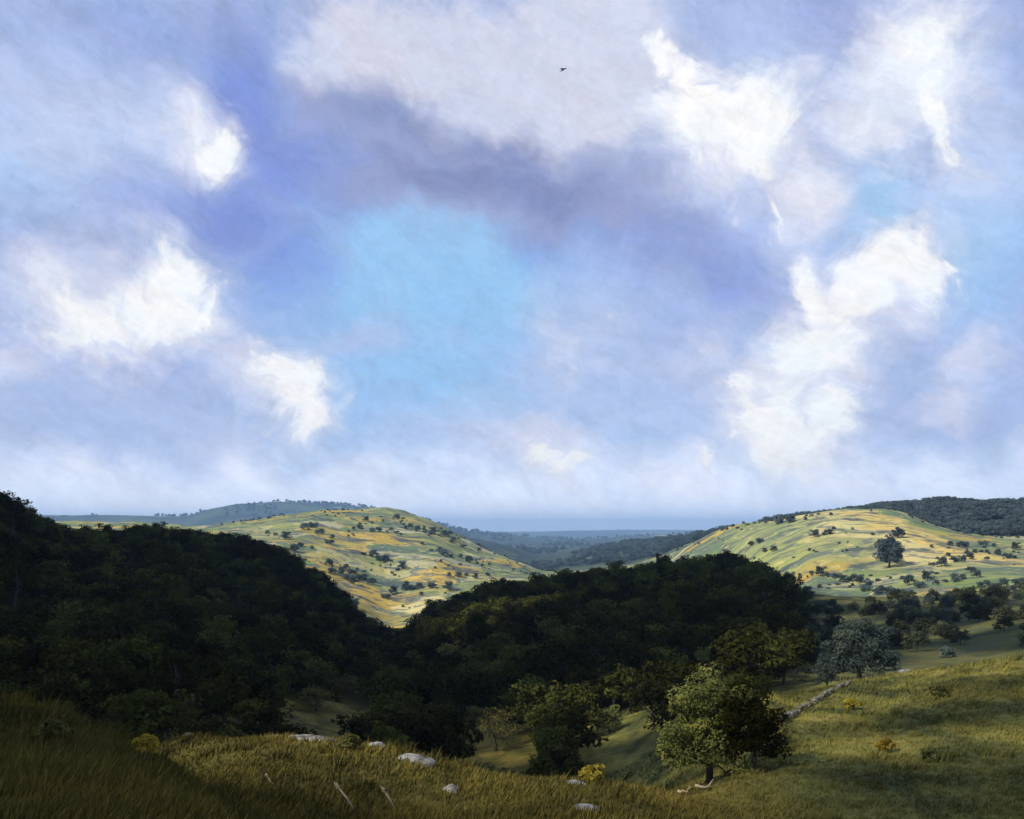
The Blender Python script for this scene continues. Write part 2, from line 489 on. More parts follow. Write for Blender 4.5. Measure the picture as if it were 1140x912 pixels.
def leaves(centres, out, size, r, aspect=.6, jitter=.8):
    """leaf quads at centres, roughly facing `out` -> [n, 4, 3]"""
    n = len(centres)
    nrm = out + jitter * rand_dirs(n, r)
    nrm /= np.linalg.norm(nrm, axis=1, keepdims=True)
    a = np.cross(nrm, rand_dirs(n, r))
    a /= np.linalg.norm(a, axis=1, keepdims=True) + 1e-9
    b = np.cross(nrm, a)
    s = size * r.uniform(.6, 1.35, (n, 1))
    a, b = a * s, b * s * aspect
    bend = nrm * s * .25
    return np.stack([centres - a, centres - b * .9 + bend, centres + a, centres + b * .9 + bend], 1)


def crown_clumps(n, rx, ry, rz, cz, r, flat=.45):
    """clump centres spread through a crown volume, denser near its skin"""
    d = rand_dirs(n, r)
    d[:, 2] = np.where(d[:, 2] < -flat, -d[:, 2], d[:, 2])
    q = r.uniform(.25, 1.0, (n, 1)) ** .5
    lob = 1 + .22 * np.sin(3 * np.arctan2(d[:, 1:2], d[:, 0:1]) + r.uniform(0, 6)) + r.normal(0, .09, (n, 1))
    c = d * q * lob * np.array([rx, ry, rz])
    c[:, 2] += cz
    return c, d


def tree_parts(seed, H, rx, rz, nclump, per, leaf, clump_r, trunk_r, base=.25, lean=0.0, flat=.62):
    """returns (trunk MB, crown MB) for a broadleaved tree of height H standing at the origin"""
    r = np.random.default_rng(seed)
    cz = H - rz * .95
    C, D = crown_clumps(nclump, rx * .82, rx * .82, rz * .82, cz, r, flat)
    C[:, 0] += lean * C[:, 2]
    tr, cr = MB(), MB()
    top = np.array([lean * H * .7, 0, H * .72])
    bend = r.normal(0, .05 * H, 2)
    pts = [np.array([0, 0, -.04 * H]), np.array([0, 0, .06 * H]), np.array([bend[0] * .4, bend[1] * .4, .28 * H]), np.array([bend[0] + lean * H * .5, bend[1], .5 * H]), top]
    tr.tube(pts, [trunk_r * 1.45, trunk_r * 1.05, trunk_r * .8, trunk_r * .5, trunk_r * .14], 9)
    order = np.argsort(-np.linalg.norm(C - np.array([0, 0, cz]), axis=1))[:min(11, nclump)]
    for i, k in enumerate(order):
        t = r.uniform(.2, .58)
        s = np.array([bend[0] * t * 1.6, bend[1] * t * 1.6, t * H])
        e = C[k]
        mid = (s + e) / 2 + np.array([0, 0, -.05 * H]) + r.normal(0, .03 * H, 3)
        tr.tube([s, mid, e], [trunk_r * .42, trunk_r * .26, trunk_r * .06], 6)
    for k in range(nclump):
        n = int(per * r.uniform(.6, 1.4))
        d = rand_dirs(n, r)
        rad = clump_r * r.uniform(.7, 1.25)
        p = C[k] + d * rad * (r.uniform(.3, 1, (n, 1)) ** .4) * np.array([1.15, 1.15, .8])
        cr.quads(leaves(p, d + .5 * np.array([0, 0, 1]), leaf, r))
    return tr, cr


# ------------------------------------------------------------------ materials
def material(name):
    m = bpy.data.materials.new(name)
    m.use_nodes = True
    t = NT(m.node_tree)
    out = t.n('ShaderNodeOutputMaterial')
    b = t.n('ShaderNodeBsdfPrincipled')
    t.l(b.outputs[0], out.inputs[0])
    b.inputs['Roughness'].default_value = .85
    b.inputs['Specular IOR Level'].default_value = .02
    return m, t, b, out


def obj_pos(t):
    return t.n('ShaderNodeNewGeometry').outputs['Position']


def foliage(name, dark, light, warm, scale=.35, trans=.25, rough=.65, vary=(.7, .6)):
    """leaves: hue drifts between clumps and from plant to plant"""
    m, t, b, out = material(name)
    tco = t.n('ShaderNodeTexCoord').outputs['Object']
    n1 = t.noise(tco, scale, 3, .6)
    col = t.ramp(n1, [(.32, dark), (.52, light), (.70, warm)])
    oi = t.n('ShaderNodeObjectInfo')
    hs = t.n('ShaderNodeHueSaturation')
    t.l(col, hs.inputs['Color'])
    t.put(hs.inputs['Hue'], t.math('MULTIPLY_ADD', oi.outputs['Random'], .035, .495))
    t.put(hs.inputs['Value'], t.math('MULTIPLY_ADD', t.math('POWER', oi.outputs['Random'], 2.5), vary[1], vary[0]))
    t.l(hs.outputs[0], b.inputs['Base Color'])
    b.inputs['Roughness'].default_value = rough
    tl = t.n('ShaderNodeBsdfTranslucent')
    t.l(hs.outputs[0], tl.inputs[0])
    mx = t.n('ShaderNodeMixShader')
    mx.inputs[0].default_value = trans
    t.l(b.outputs[0], mx.inputs[1])
    t.l(tl.outputs[0], mx.inputs[2])
    t.l(mx.outputs[0], out.inputs[0])
    return m


M = {}
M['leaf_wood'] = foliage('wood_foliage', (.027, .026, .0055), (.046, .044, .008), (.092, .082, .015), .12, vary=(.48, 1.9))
M['leaf_hero'] = foliage('oak_foliage', (.075, .076, .024), (.17, .165, .046), (.30, .26, .07), .55, trans=.35)
M['leaf_scrub'] = foliage('scrub_foliage', (.050, .056, .030), (.085, .090, .042), (.15, .14, .05), .15, vary=(.5, 1.3))
M['leaf_mist'] = foliage('haze_tinted_foliage', (.085, .125, .14), (.14, .19, .185), (.19, .23, .16), .1, trans=.4)  # bluish haze put into the leaf colour
M['leaf_blue'] = foliage('blue_green_foliage', (.050, .070, .062), (.09, .115, .09), (.16, .18, .11), .3)
M['leaf_olive'] = foliage('olive_foliage', (.09, .095, .030), (.18, .165, .05), (.28, .24, .07), .8)
M['leaf_yellow'] = foliage('gorse_foliage', (.20, .14, .02), (.42, .29, .04), (.55, .42, .09), 2.0)
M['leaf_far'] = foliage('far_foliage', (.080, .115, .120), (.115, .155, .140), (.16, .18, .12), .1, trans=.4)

m, t, b, _ = material('bark')
n = t.noise(obj_pos(t), 6, 5, .65)
t.l(t.ramp(n, [(.3, (.035, .028, .02)), (.7, (.12, .10, .075))]), b.inputs['Base Color'])
bp = t.n('ShaderNodeBump'); bp.inputs['Strength'].default_value = .5
t.l(n, bp.inputs['Height']); t.l(bp.outputs[0], b.inputs['Normal'])
M['bark'] = m

m, t, b, _ = material('pale_stone')
p = obj_pos(t)
n = t.noise(p, 2.2, 6, .65)
n2 = t.noise(p, 9, 4, .6)
colr = t.ramp(n, [(.34, (.06, .055, .04)), (.50, (.20, .19, .165)), (.68, (.42, .41, .39))])
colr = t.mix(t.smooth(n2, .58, .68, 0, .7), colr, (.22, .20, .07))
t.l(colr, b.inputs['Base Color'])
bp = t.n('ShaderNodeBump'); bp.inputs['Strength'].default_value = .6; bp.inputs['Distance'].default_value = .08
t.l(n2, bp.inputs['Height']); t.l(bp.outputs[0], b.inputs['Normal'])
M['stone'] = m

m, t, b, _ = material('wall_stone')
p = obj_pos(t)
n = t.noise(p, 3.5, 5, .65)
colr = t.ramp(n, [(.32, (.04, .038, .028)), (.50, (.12, .112, .085)), (.68, (.28, .27, .23))])
colr = t.mix(t.smooth(t.noise(p, 1.1, 4, .6), .48, .62, 0, .8), colr, (.10, .095, .03))
t.l(colr, b.inputs['Base Color'])
M['wall_stone'] = m

m, t, b, _ = material('dry_stalk')
n = t.noise(obj_pos(t), 12, 3)
t.l(t.ramp(n, [(.3, (.24, .19, .10)), (.7, (.44, .37, .23))]), b.inputs['Base Color'])
M['stalk'] = m

m, t, b, _ = material('black_feather')
b.inputs['Base Color'].default_value = (.012, .012, .014, 1)
b.inputs['Roughness'].default_value = .5
M['feather'] = m


def pasture_nodes(t):
    """rough hill pasture: olive turf, ochre dry grass, darker sward, in long drifts"""
    p = obj_pos(t)
    mp = t.n('ShaderNodeMapping')
    t.l(p, mp.inputs[0])
    mp.inputs['Scale'].default_value = (1, .55, .8)
    mp.inputs['Rotation'].default_value = (0, 0, .5)
    n1 = t.noise(mp.outputs[0], .16, 5, .62, dist=.6)
    n2 = t.noise(mp.outputs[0], .9, 5, .65)
    base = t.ramp(n1, [(.32, (.026, .027, .009)), (.44, (.068, .060, .015)), (.55, (.135, .108, .024)), (.68, (.23, .17, .04))])
    sx = t.n('ShaderNodeSeparateXYZ')
    t.l(p, sx.inputs[0])
    turf = t.ramp(n1, [(.32, (.030, .038, .016)), (.43, (.085, .092, .028)), (.56, (.19, .175, .042)), (.70, (.29, .23, .06))])
    base = t.mix(t.smooth(t.math('ADD', sx.outputs[0], t.math('MULTIPLY', n1, 8.0)), 13, 18), base, turf)
    return t.mix(t.smooth(n2, .38, .66, 0, .45), base, t.ramp(n1, [(.3, (.05, .045, .014)), (.7, (.10, .10, .028))])), n2


m, t, b, _ = material('pasture')
colr, n2 = pasture_nodes(t)
t.l(colr, b.inputs['Base Color'])
bp = t.n('ShaderNodeBump'); bp.inputs['Strength'].default_value = .8; bp.inputs['Distance'].default_value = .25
t.l(n2, bp.inputs['Height']); t.l(bp.outputs[0], b.inputs['Normal'])
M['pasture'] = m

m, t, b, out = material('grass_blades')
colr, n2 = pasture_nodes(t)
oi = t.n('ShaderNodeNewGeometry').outputs['Random Per Island']
colr = t.mix(t.smooth(oi, .6, 1, 0, .5), colr, (.22, .17, .045))
t.l(colr, b.inputs['Base Color'])
M['grass'] = m

m, t, b, _ = material('wood_floor')
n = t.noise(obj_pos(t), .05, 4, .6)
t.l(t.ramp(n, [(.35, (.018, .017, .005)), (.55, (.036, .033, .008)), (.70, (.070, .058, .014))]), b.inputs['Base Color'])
floor_col = b.inputs['Base Color'].links[0].from_socket
sxyz = t.n('ShaderNodeSeparateXYZ')
t.l(obj_pos(t), sxyz.inputs[0])
ratio = t.math('DIVIDE', sxyz.outputs[0], sxyz.outputs[1])
ratio = t.math('ADD', ratio, t.math('MULTIPLY_ADD', n, .3, -.15))
heath = t.ramp(t.noise(obj_pos(t), .05, 6, .72), [(.32, (.030, .042, .024)), (.44, (.075, .085, .034)), (.53, (.13, .118, .036)), (.60, (.065, .085, .048)), (.70, (.17, .15, .05))])
t.l(t.mix(t.smooth(ratio, .26, .34), floor_col, heath), b.inputs['Base Color'])
nb = t.noise(obj_pos(t), .35, 5, .7)
bp = t.n('ShaderNodeBump'); bp.inputs['Strength'].default_value = .9; bp.inputs['Distance'].default_value = 1.2
t.l(nb, bp.inputs['Height']); t.l(bp.outputs[0], b.inputs['Normal'])
M['wood_floor'] = m


def field_material(name, stops, sx, rot, cell, darkamt, patches=(), worn=.75, scrub=(.075, .092, .085)):
    m, t, b, _ = material(name)
    p = obj_pos(t)
    nz = t.noise(p, .008, 3, .6, color=True)
    d = t.vmath('SUBTRACT', nz, (.5, .5, .5))
    p2 = t.vmath('ADD', p, t.vmath('MULTIPLY', d, (110, 110, 0)))
    nz = t.noise(p, .045, 3, .6, color=True)
    d = t.vmath('SUBTRACT', nz, (.5, .5, .5))
    p2 = t.vmath('ADD', p2, t.vmath('MULTIPLY', d, (26, 26, 0)))
    mp = t.n('ShaderNodeMapping')
    t.l(p2, mp.inputs[0])
    mp.inputs['Rotation'].default_value = (0, 0, math.radians(rot))
    mp.inputs['Scale'].default_value = (sx, 1, 0)
    vo = t.n('ShaderNodeTexVoronoi')
    t.l(mp.outputs[0], vo.inputs['Vector'])
    vo.inputs['Scale'].default_value = cell
    sp = t.n('ShaderNodeSeparateColor')
    t.l(vo.outputs['Color'], sp.inputs[0])
    colr = t.ramp(sp.outputs[0], stops, 'CONSTANT')
    # crop-to-crop variation and worn patches
    n1 = t.noise(p, .02, 5, .65)
    colr = t.mix(t.smooth(n1, .45, .68, 0, worn), colr, t.ramp(sp.outputs[1], [(0, (.30, .30, .085)), (.4, (.42, .34, .08)), (.7, (.16, .20, .075))], 'CONSTANT'))
    for (cx, cy, rx, ry, col, lo, hi) in patches:
        mq = t.n('ShaderNodeMapping', vector_type='TEXTURE')
        t.l(p2, mq.inputs[0])
        mq.inputs['Location'].default_value = (cx, cy, 0)
        mq.inputs['Scale'].default_value = (rx, ry, 1e5)
        g = t.n('ShaderNodeTexGradient', gradient_type='SPHERICAL')
        t.l(mq.outputs[0], g.inputs[0])
        colr = t.mix(t.smooth(g.outputs['Fac'], lo, hi, 0, .9), colr, col)
    # dabs of heather, bleached grass and fern
    mp2 = t.n('ShaderNodeMapping')
    t.l(p2, mp2.inputs[0])
    mp2.inputs['Rotation'].default_value = (0, 0, math.radians(rot + 8))
    mp2.inputs['Scale'].default_value = (.62, 1, 0)
    d1 = t.noise(mp2.outputs[0], cell * 2.6, 5, .68)
    d2 = t.noise(mp2.outputs[0], cell * 4.6, 5, .66)
    if worn > .5:
        colr = t.mix(t.smooth(d1, .51, .58, 0, .8), colr, (.095, .12, .115))
        colr = t.mix(t.smooth(d2, .56, .62, 0, .75), colr, (.52, .42, .17))
        colr = t.mix(t.smooth(d1, .44, .36, 0, .5), colr, (.20, .25, .09))
    # dark scrub patches; on the sunlit hills they stand in for bluish shadow
    n3 = t.noise(mp.outputs[0], cell * 1.7, 5, .62)
    colr = t.mix(t.smooth(n3, .50, .64, 0, darkamt), colr, scrub)
    t.l(colr, b.inputs['Base Color'])
    bp = t.n('ShaderNodeBump'); bp.inputs['Strength'].default_value = .6; bp.inputs['Distance'].default_value = 4
    t.l(n3, bp.inputs['Height']); t.l(bp.outputs[0], b.inputs['Normal'])
    return m


def patch(u, v, pw, depth, col, lo=.05, hi=.3, **kw):
    q = at(u, v, 600)
    return (q[0], q[1], pw / F * q[1], depth, col, lo, hi)


YEL = (.58, .39, .07)
M['fields'] = field_material('field_patchwork', [(0, (.19, .225, .085)), (.15, (.36, .27, .065)), (.27, (.16, .205, .085)), (.42, (.33, .32, .15)), (.52, (.12, .165, .095)), (.64, (.24, .265, .10)), (.76, (.40, .37, .21)), (.84, (.13, .20, .07)), (.92, (.44, .30, .06))],
    .62, 35, .024, .95,
    [patch(395, 612, 18, 36, YEL), patch(480, 642, 30, 36, YEL), patch(350, 650, 30, 40, (.40, .33, .11)), patch(465, 673, 34, 50, (.56, .47, .21)), patch(420, 688, 40, 40, (.32, .25, .06)),
     patch(960, 586, 90, 190, (.58, .47, .19), .05, .25), patch(1010, 590, 45, 160, (.54, .40, .12)), patch(915, 583, 60, 90, (.46, .42, .18)), patch(840, 600, 60, 120, (.24, .27, .11)), patch(860, 625, 60, 70, (.30, .32, .10)), patch(930, 622, 60, 60, (.27, .28, .11))])
M['far_fields'] = field_material('far_field_patchwork', [(0, (.030, .048, .045)), (.28, (.06, .085, .055)), (.42, (.028, .044, .042)), (.64, (.045, .065, .055)), (.76, (.13, .17, .10)), (.84, (.030, .046, .045)), (.95, (.22, .23, .13))], .5, 20, .0045, .6, worn=.25, scrub=(.028, .044, .045))  # blue of distance put into the base colours, on top of the haze volume

# ------------------------------------------------------------------ terrain objects


def terrain(name, r0, r1, mat):
    g = GRID[r0:r1 + 1]
    nr, nc = g.shape[:2]
    idx = np.arange(nr * nc).reshape(nr, nc)
    f = np.stack([idx[:-1, :-1], idx[:-1, 1:], idx[1:, 1:], idx[1:, :-1]], -1).reshape(-1, 4)
    me = mesh_from(name, g.reshape(-1, 3), f, [mat], smooth=True)
    return tag(link(name, me), kind='structure')


terrain('ground', 0, row_start[7], M['pasture'])
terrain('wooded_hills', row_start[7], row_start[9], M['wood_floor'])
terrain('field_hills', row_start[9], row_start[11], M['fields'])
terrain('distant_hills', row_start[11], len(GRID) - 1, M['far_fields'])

# ------------------------------------------------------------------ haze
hz = MB()
X, Y0, Y1, Zb, Zt = 150000, -60, 34500, -900, 345
hz.add([(-X, Y0, Zb), (X, Y0, Zb), (X, Y1, Zb), (-X, Y1, Zb), (-X, Y0, Zt), (X, Y0, Zt), (X, Y1, Zt), (-X, Y1, Zt)],
       [(3, 2, 1, 0), (4, 5, 6, 7), (0, 1, 5, 4), (1, 2, 6, 5), (2, 3, 7, 6), (3, 0, 4, 7)])
hm = bpy.data.materials.new('haze_air')
hm.use_nodes = True
H = NT(hm.node_tree)
ho = H.n('ShaderNodeOutputMaterial')
pv = H.n('ShaderNodeVolumePrincipled')
pv.inputs['Color'].default_value = (.42, .68, 1.0, 1)
pv.inputs['Density'].default_value = 6.2e-5
pv.inputs['Anisotropy'].default_value = 0.0
H.l(pv.outputs[0], ho.inputs['Volume'])
tag(link('haze', hz.mesh('haze', [hm])), kind='stuff')

# ------------------------------------------------------------------ where single bushes stand in the hollow
bush_spots = [
 (352, 792, 6.5, 'olive bush with a pale top in the dark hollow above the stony knoll', 100),
 (387, 772, 5.5, 'rounded olive bush just above and right of the pale-topped bush', 100),
 (552, 836, 8.5, 'spreading olive bush low in the dark hollow above the middle of the stony knoll', 90),
 (530, 808, 4.5, 'thin olive bush behind the spreading bush in the dark hollow', 100),
 (678, 816, 5.0, 'single small olive bush halfway between the spreading bush and the lone tree', 90),
 (782, 738, 3.6, 'small olive tree top showing just over the bushy lone tree', 110),
 (850, 826, 2.0, 'small olive bush at the lower end of the stone wall', 50),
 (500, 735, 6.0, 'pale olive bush on the side of the middle dark hill', 150),
]
BUSH = [at(u, v, ym, 330) for (u, v, _, _, ym) in bush_spots]

# ------------------------------------------------------------------ unseen cloud added overhead, outside the picture, to shade the valley
def icosphere():
    import bmesh
    bm = bmesh.new()
    bmesh.ops.create_icosphere(bm, subdivisions=2, radius=1)
    v = np.array([q.co[:] for q in bm.verts]); f = np.array([[q.index for q in p.verts] for p in bm.faces])
    bm.free()
    return v, f


ICO_V, ICO_F = icosphere()
m, t, b, _ = material('shade_blocker')
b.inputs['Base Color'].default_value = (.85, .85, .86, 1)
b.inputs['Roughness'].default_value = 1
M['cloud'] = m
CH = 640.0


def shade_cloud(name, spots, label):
    """one unseen cloud whose added lumps block the sun from the given ground spots along the sun's direction"""
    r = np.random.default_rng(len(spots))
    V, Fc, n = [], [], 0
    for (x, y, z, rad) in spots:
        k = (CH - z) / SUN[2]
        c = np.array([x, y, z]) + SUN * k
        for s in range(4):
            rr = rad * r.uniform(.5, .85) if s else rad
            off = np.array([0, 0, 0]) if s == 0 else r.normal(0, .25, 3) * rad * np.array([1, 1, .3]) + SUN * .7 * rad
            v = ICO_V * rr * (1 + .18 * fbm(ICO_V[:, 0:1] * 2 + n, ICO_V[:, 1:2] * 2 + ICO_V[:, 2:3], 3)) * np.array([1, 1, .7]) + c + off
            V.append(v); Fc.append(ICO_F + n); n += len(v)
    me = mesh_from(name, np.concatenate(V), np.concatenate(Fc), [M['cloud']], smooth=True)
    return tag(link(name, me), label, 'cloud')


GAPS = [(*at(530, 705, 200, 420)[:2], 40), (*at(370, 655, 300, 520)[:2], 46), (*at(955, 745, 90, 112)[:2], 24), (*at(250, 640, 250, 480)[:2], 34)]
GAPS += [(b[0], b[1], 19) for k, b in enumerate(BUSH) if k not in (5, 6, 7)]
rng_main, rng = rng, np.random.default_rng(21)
# places kept sunlit by shaping the added cloud: the lone tree, the right pasture with its wall, the crest of the stony knoll
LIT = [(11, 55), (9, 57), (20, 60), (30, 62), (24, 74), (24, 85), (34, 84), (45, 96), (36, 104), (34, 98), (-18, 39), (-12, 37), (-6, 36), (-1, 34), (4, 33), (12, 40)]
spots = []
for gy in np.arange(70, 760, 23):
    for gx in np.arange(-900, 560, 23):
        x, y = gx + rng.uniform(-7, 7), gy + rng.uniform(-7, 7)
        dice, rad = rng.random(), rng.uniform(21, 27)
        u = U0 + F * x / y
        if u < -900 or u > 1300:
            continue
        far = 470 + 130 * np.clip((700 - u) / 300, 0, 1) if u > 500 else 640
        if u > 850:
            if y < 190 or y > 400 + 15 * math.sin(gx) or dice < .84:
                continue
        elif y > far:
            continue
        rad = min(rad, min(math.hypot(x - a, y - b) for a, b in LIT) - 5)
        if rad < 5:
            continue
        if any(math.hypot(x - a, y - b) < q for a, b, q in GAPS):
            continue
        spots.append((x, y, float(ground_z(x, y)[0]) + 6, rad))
# small lumps added to the unseen cloud to dapple the near left knoll and the foot of the right pasture
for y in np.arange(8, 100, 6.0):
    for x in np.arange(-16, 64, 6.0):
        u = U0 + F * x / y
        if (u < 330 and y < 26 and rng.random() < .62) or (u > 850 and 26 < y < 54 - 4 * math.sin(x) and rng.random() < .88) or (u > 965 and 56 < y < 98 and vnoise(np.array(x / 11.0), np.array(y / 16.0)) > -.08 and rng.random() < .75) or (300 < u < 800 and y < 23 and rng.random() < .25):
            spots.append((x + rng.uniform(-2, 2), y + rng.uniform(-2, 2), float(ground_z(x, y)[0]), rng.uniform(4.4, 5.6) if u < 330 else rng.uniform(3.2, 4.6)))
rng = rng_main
shade_cloud('cloud', spots, 'unseen cloud added overhead to shade the dark wooded valley')

# ------------------------------------------------------------------ woods
def far_tree_mesh(name, seed, H, rx, rz, nclump, per, leaf, cr, mat):
    tr, c = tree_parts(seed, H, rx, rz, nclump, per, leaf, cr, H * .028)
    mb = MB()
    for q, mi in ((tr, 0), (c, 1)):
        for v in q.v:
            pass
        mb.add(np.concatenate(q.v), q.f, mi)
    return mb.mesh(name, [M['bark'], mat])


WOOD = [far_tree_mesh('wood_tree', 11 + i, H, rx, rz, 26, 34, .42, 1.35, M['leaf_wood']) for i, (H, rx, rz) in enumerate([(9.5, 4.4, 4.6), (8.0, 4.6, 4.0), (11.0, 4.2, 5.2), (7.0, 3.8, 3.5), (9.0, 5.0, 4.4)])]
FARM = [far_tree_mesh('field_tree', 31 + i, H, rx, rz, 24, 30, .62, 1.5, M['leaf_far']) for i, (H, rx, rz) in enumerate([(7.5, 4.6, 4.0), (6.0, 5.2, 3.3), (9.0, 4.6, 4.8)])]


SCRUB = [far_tree_mesh('scrub_tree', 51 + i, H, rx, rz, 26, 34, .34, 1.0, M[mt]) for i, (H, rx, rz, mt) in enumerate([(4.2, 3.0, 2.5, 'leaf_scrub'), (3.2, 3.2, 2.0, 'leaf_scrub'), (5.2, 3.2, 3.1, 'leaf_scrub'), (3.6, 2.6, 2.2, 'leaf_blue')])]


def wood_density(u, y):
    """1 where the photo shows closed wood"""
    if u < 860:
        if y < (92 if u < 620 else 100 if u < 700 else 118):
            return 0
        if 170 < u < 440 and y < 400:
            return .7
        return 1
    if u < 890:
        return 1 if 150 < y < 420 else 0
    return .30 if 165 < y < 420 else 0


pts = []
for gy in np.concatenate([np.arange(88, 150, 4.2), np.arange(152, 640, 6.2)]):
    for gx in np.arange(-640, 330, 6.2):
        x, y = gx + rng.uniform(-2.6, 2.6), gy + rng.uniform(-2.6, 2.6)
        u = U0 + F * x / y
        if u < -330 or u > 1260:
            continue
        lim = np.interp(u, [-120, 0, 130, 250, 340, 400, 440, 480, 560, 700, 810, 860, 905, 1260], [340, 370, 480, 560, 520, 500, 470, 430, 420, 450, 470, 430, 400, 380])
        if y > lim or rng.random() > wood_density(u, y):
            continue
        if u < 860 and vnoise(np.array(x / 26.0), np.array(y / 26.0)) > .41:
            continue                                   # small clearings
        if any(math.hypot(x - q[0], y - q[1]) < b[2] * .6 + 2.5 or (abs(x / y - q[0] / q[1]) * q[1] < b[2] * .5 + 3.2 and q[1] - (75 if b[0] < 400 else 45) < y < q[1]) for q, b in zip(BUSH, bush_spots)):
            continue
        pts.append((x, y))
pts = np.array(pts)
pz = ground_z(pts[:, 0], pts[:, 1])
# what the camera can see of each: keep those whose tops clear the nearer ground
vis = []
for (x, y), z in zip(pts, pz):
    u = U0 + F * x / y
    vt = H0 - F * (z + 8) / y
    ys = np.linspace(12, y * .97, 60)
    zs = ground_z(x / y * ys, ys)
    vis.append(np.min(H0 - F * zs / ys) > vt)
pts, pz = pts[vis], pz[vis]
order = np.argsort(pts[:, 1])
ucol = U0 + F * pts[:, 0] / pts[:, 1]
wood_i, scrub_i = order[ucol[order] <= 890], order[ucol[order] > 890]
order = np.concatenate([wood_i[:90], scrub_i[:50], wood_i[90:], scrub_i[50:]])
NEAR_WOOD = 140
one = None
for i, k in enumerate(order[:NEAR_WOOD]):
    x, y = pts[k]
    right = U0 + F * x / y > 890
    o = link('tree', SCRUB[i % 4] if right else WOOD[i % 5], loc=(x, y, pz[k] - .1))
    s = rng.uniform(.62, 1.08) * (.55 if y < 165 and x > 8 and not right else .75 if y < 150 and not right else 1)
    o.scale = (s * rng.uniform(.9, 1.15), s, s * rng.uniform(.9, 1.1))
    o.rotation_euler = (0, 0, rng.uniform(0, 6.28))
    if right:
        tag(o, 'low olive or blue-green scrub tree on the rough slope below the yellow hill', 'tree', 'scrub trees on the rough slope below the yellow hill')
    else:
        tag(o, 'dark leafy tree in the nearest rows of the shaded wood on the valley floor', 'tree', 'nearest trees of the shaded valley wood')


def gn_scatter(name, P, objs, scale, rotz, which):
    """one object holding many copies of the given tree meshes, at points P"""
    me = bpy.data.meshes.new(name)
    me.from_pydata([tuple(map(float, p)) for p in P], [], [])
    for nm, typ, val in (('s', 'FLOAT', scale), ('r', 'FLOAT', rotz), ('w', 'INT', which)):
        a = me.attributes.new(nm, typ, 'POINT')
        a.data.foreach_set('value', np.asarray(val))
    o = link(name, me)
    ng = bpy.data.node_groups.new(name, 'GeometryNodeTree')
    ng.interface.new_socket('Geometry', in_out='INPUT', socket_type='NodeSocketGeometry')
    ng.interface.new_socket('Geometry', in_out='OUTPUT', socket_type='NodeSocketGeometry')
    N = ng.nodes
    gi, go = N.new('NodeGroupInput'), N.new('NodeGroupOutput')
    jn = N.new('GeometryNodeJoinGeometry')

    def attr(nm, typ):
        a = N.new('GeometryNodeInputNamedAttribute')
        a.data_type = typ
        a.inputs['Name'].default_value = nm
        return a.outputs[0]
    s, r, w = attr('s', 'FLOAT'), attr('r', 'FLOAT'), attr('w', 'INT')
    cx = N.new('ShaderNodeCombineXYZ')
    ng.links.new(r, cx.inputs[2])
    for i, ob in enumerate(objs):
        oi = N.new('GeometryNodeObjectInfo')
        oi.transform_space = 'ORIGINAL'
        oi.inputs['Object'].default_value = ob
        oi.inputs['As Instance'].default_value = True
        ip = N.new('GeometryNodeInstanceOnPoints')
        cp = N.new('FunctionNodeCompare')
        cp.data_type, cp.operation = 'INT', 'EQUAL'
        ng.links.new(w, cp.inputs[2])
        cp.inputs[3].default_value = i
        ng.links.new(gi.outputs[0], ip.inputs['Points'])
        ng.links.new(cp.outputs[0], ip.inputs['Selection'])
        ng.links.new(oi.outputs['Geometry'], ip.inputs['Instance'])
        ng.links.new(cx.outputs[0], ip.inputs['Rotation'])
        ng.links.new(s, ip.inputs['Scale'])
        ng.links.new(ip.outputs[0], jn.inputs[0])
    ng.links.new(jn.outputs[0], go.inputs[0])
    md = o.modifiers.new('scatter', 'NODES')
    md.node_group = ng
    return o


by_mesh = {}
for o in COL.objects:
    if o.type == 'MESH' and o.data.name.startswith('wood_tree') and o.data.name not in by_mesh:
        by_mesh[o.data.name] = o
wood_objs = list(by_mesh.values())
scrub_first = {}
for ob in COL.objects:
    if ob.type == 'MESH' and ob.data.name.startswith('scrub_tree'):
        scrub_first.setdefault(ob.data.name, ob)
wood_objs += list(scrub_first.values())
rest = order[NEAR_WOOD:]
RP = np.column_stack([pts[rest], pz[rest] - .1])
wd = gn_scatter('woodland', RP, wood_objs, rng.uniform(.6, 1.1, len(RP)) , rng.uniform(0, 6.28, len(RP)), np.where(U0 + F * RP[:, 0] / RP[:, 1] > 890, 5 + rng.integers(0, max(len(scrub_first), 1), len(RP)), rng.integers(0, 5, len(RP))).astype(np.int32))
tag(wd, 'dense dark wood and scrub covering the shaded hills above the valley', 'woodland', kind='stuff')
print('wood trees', len(pts))

# ---- trees and hedges on the sunlit hills
def field_tree(p, s, label, group=None, i=0, sx=1.0, name='tree', mesh=None):
    o = link(name, mesh or FARM[i % 3], loc=(p[0], p[1], p[2] - .15))
    o.scale = (s * sx, s, s)
    o.rotation_euler = (0, 0, rng.uniform(0, 6.28))
    return tag(o, label, 'tree', group)


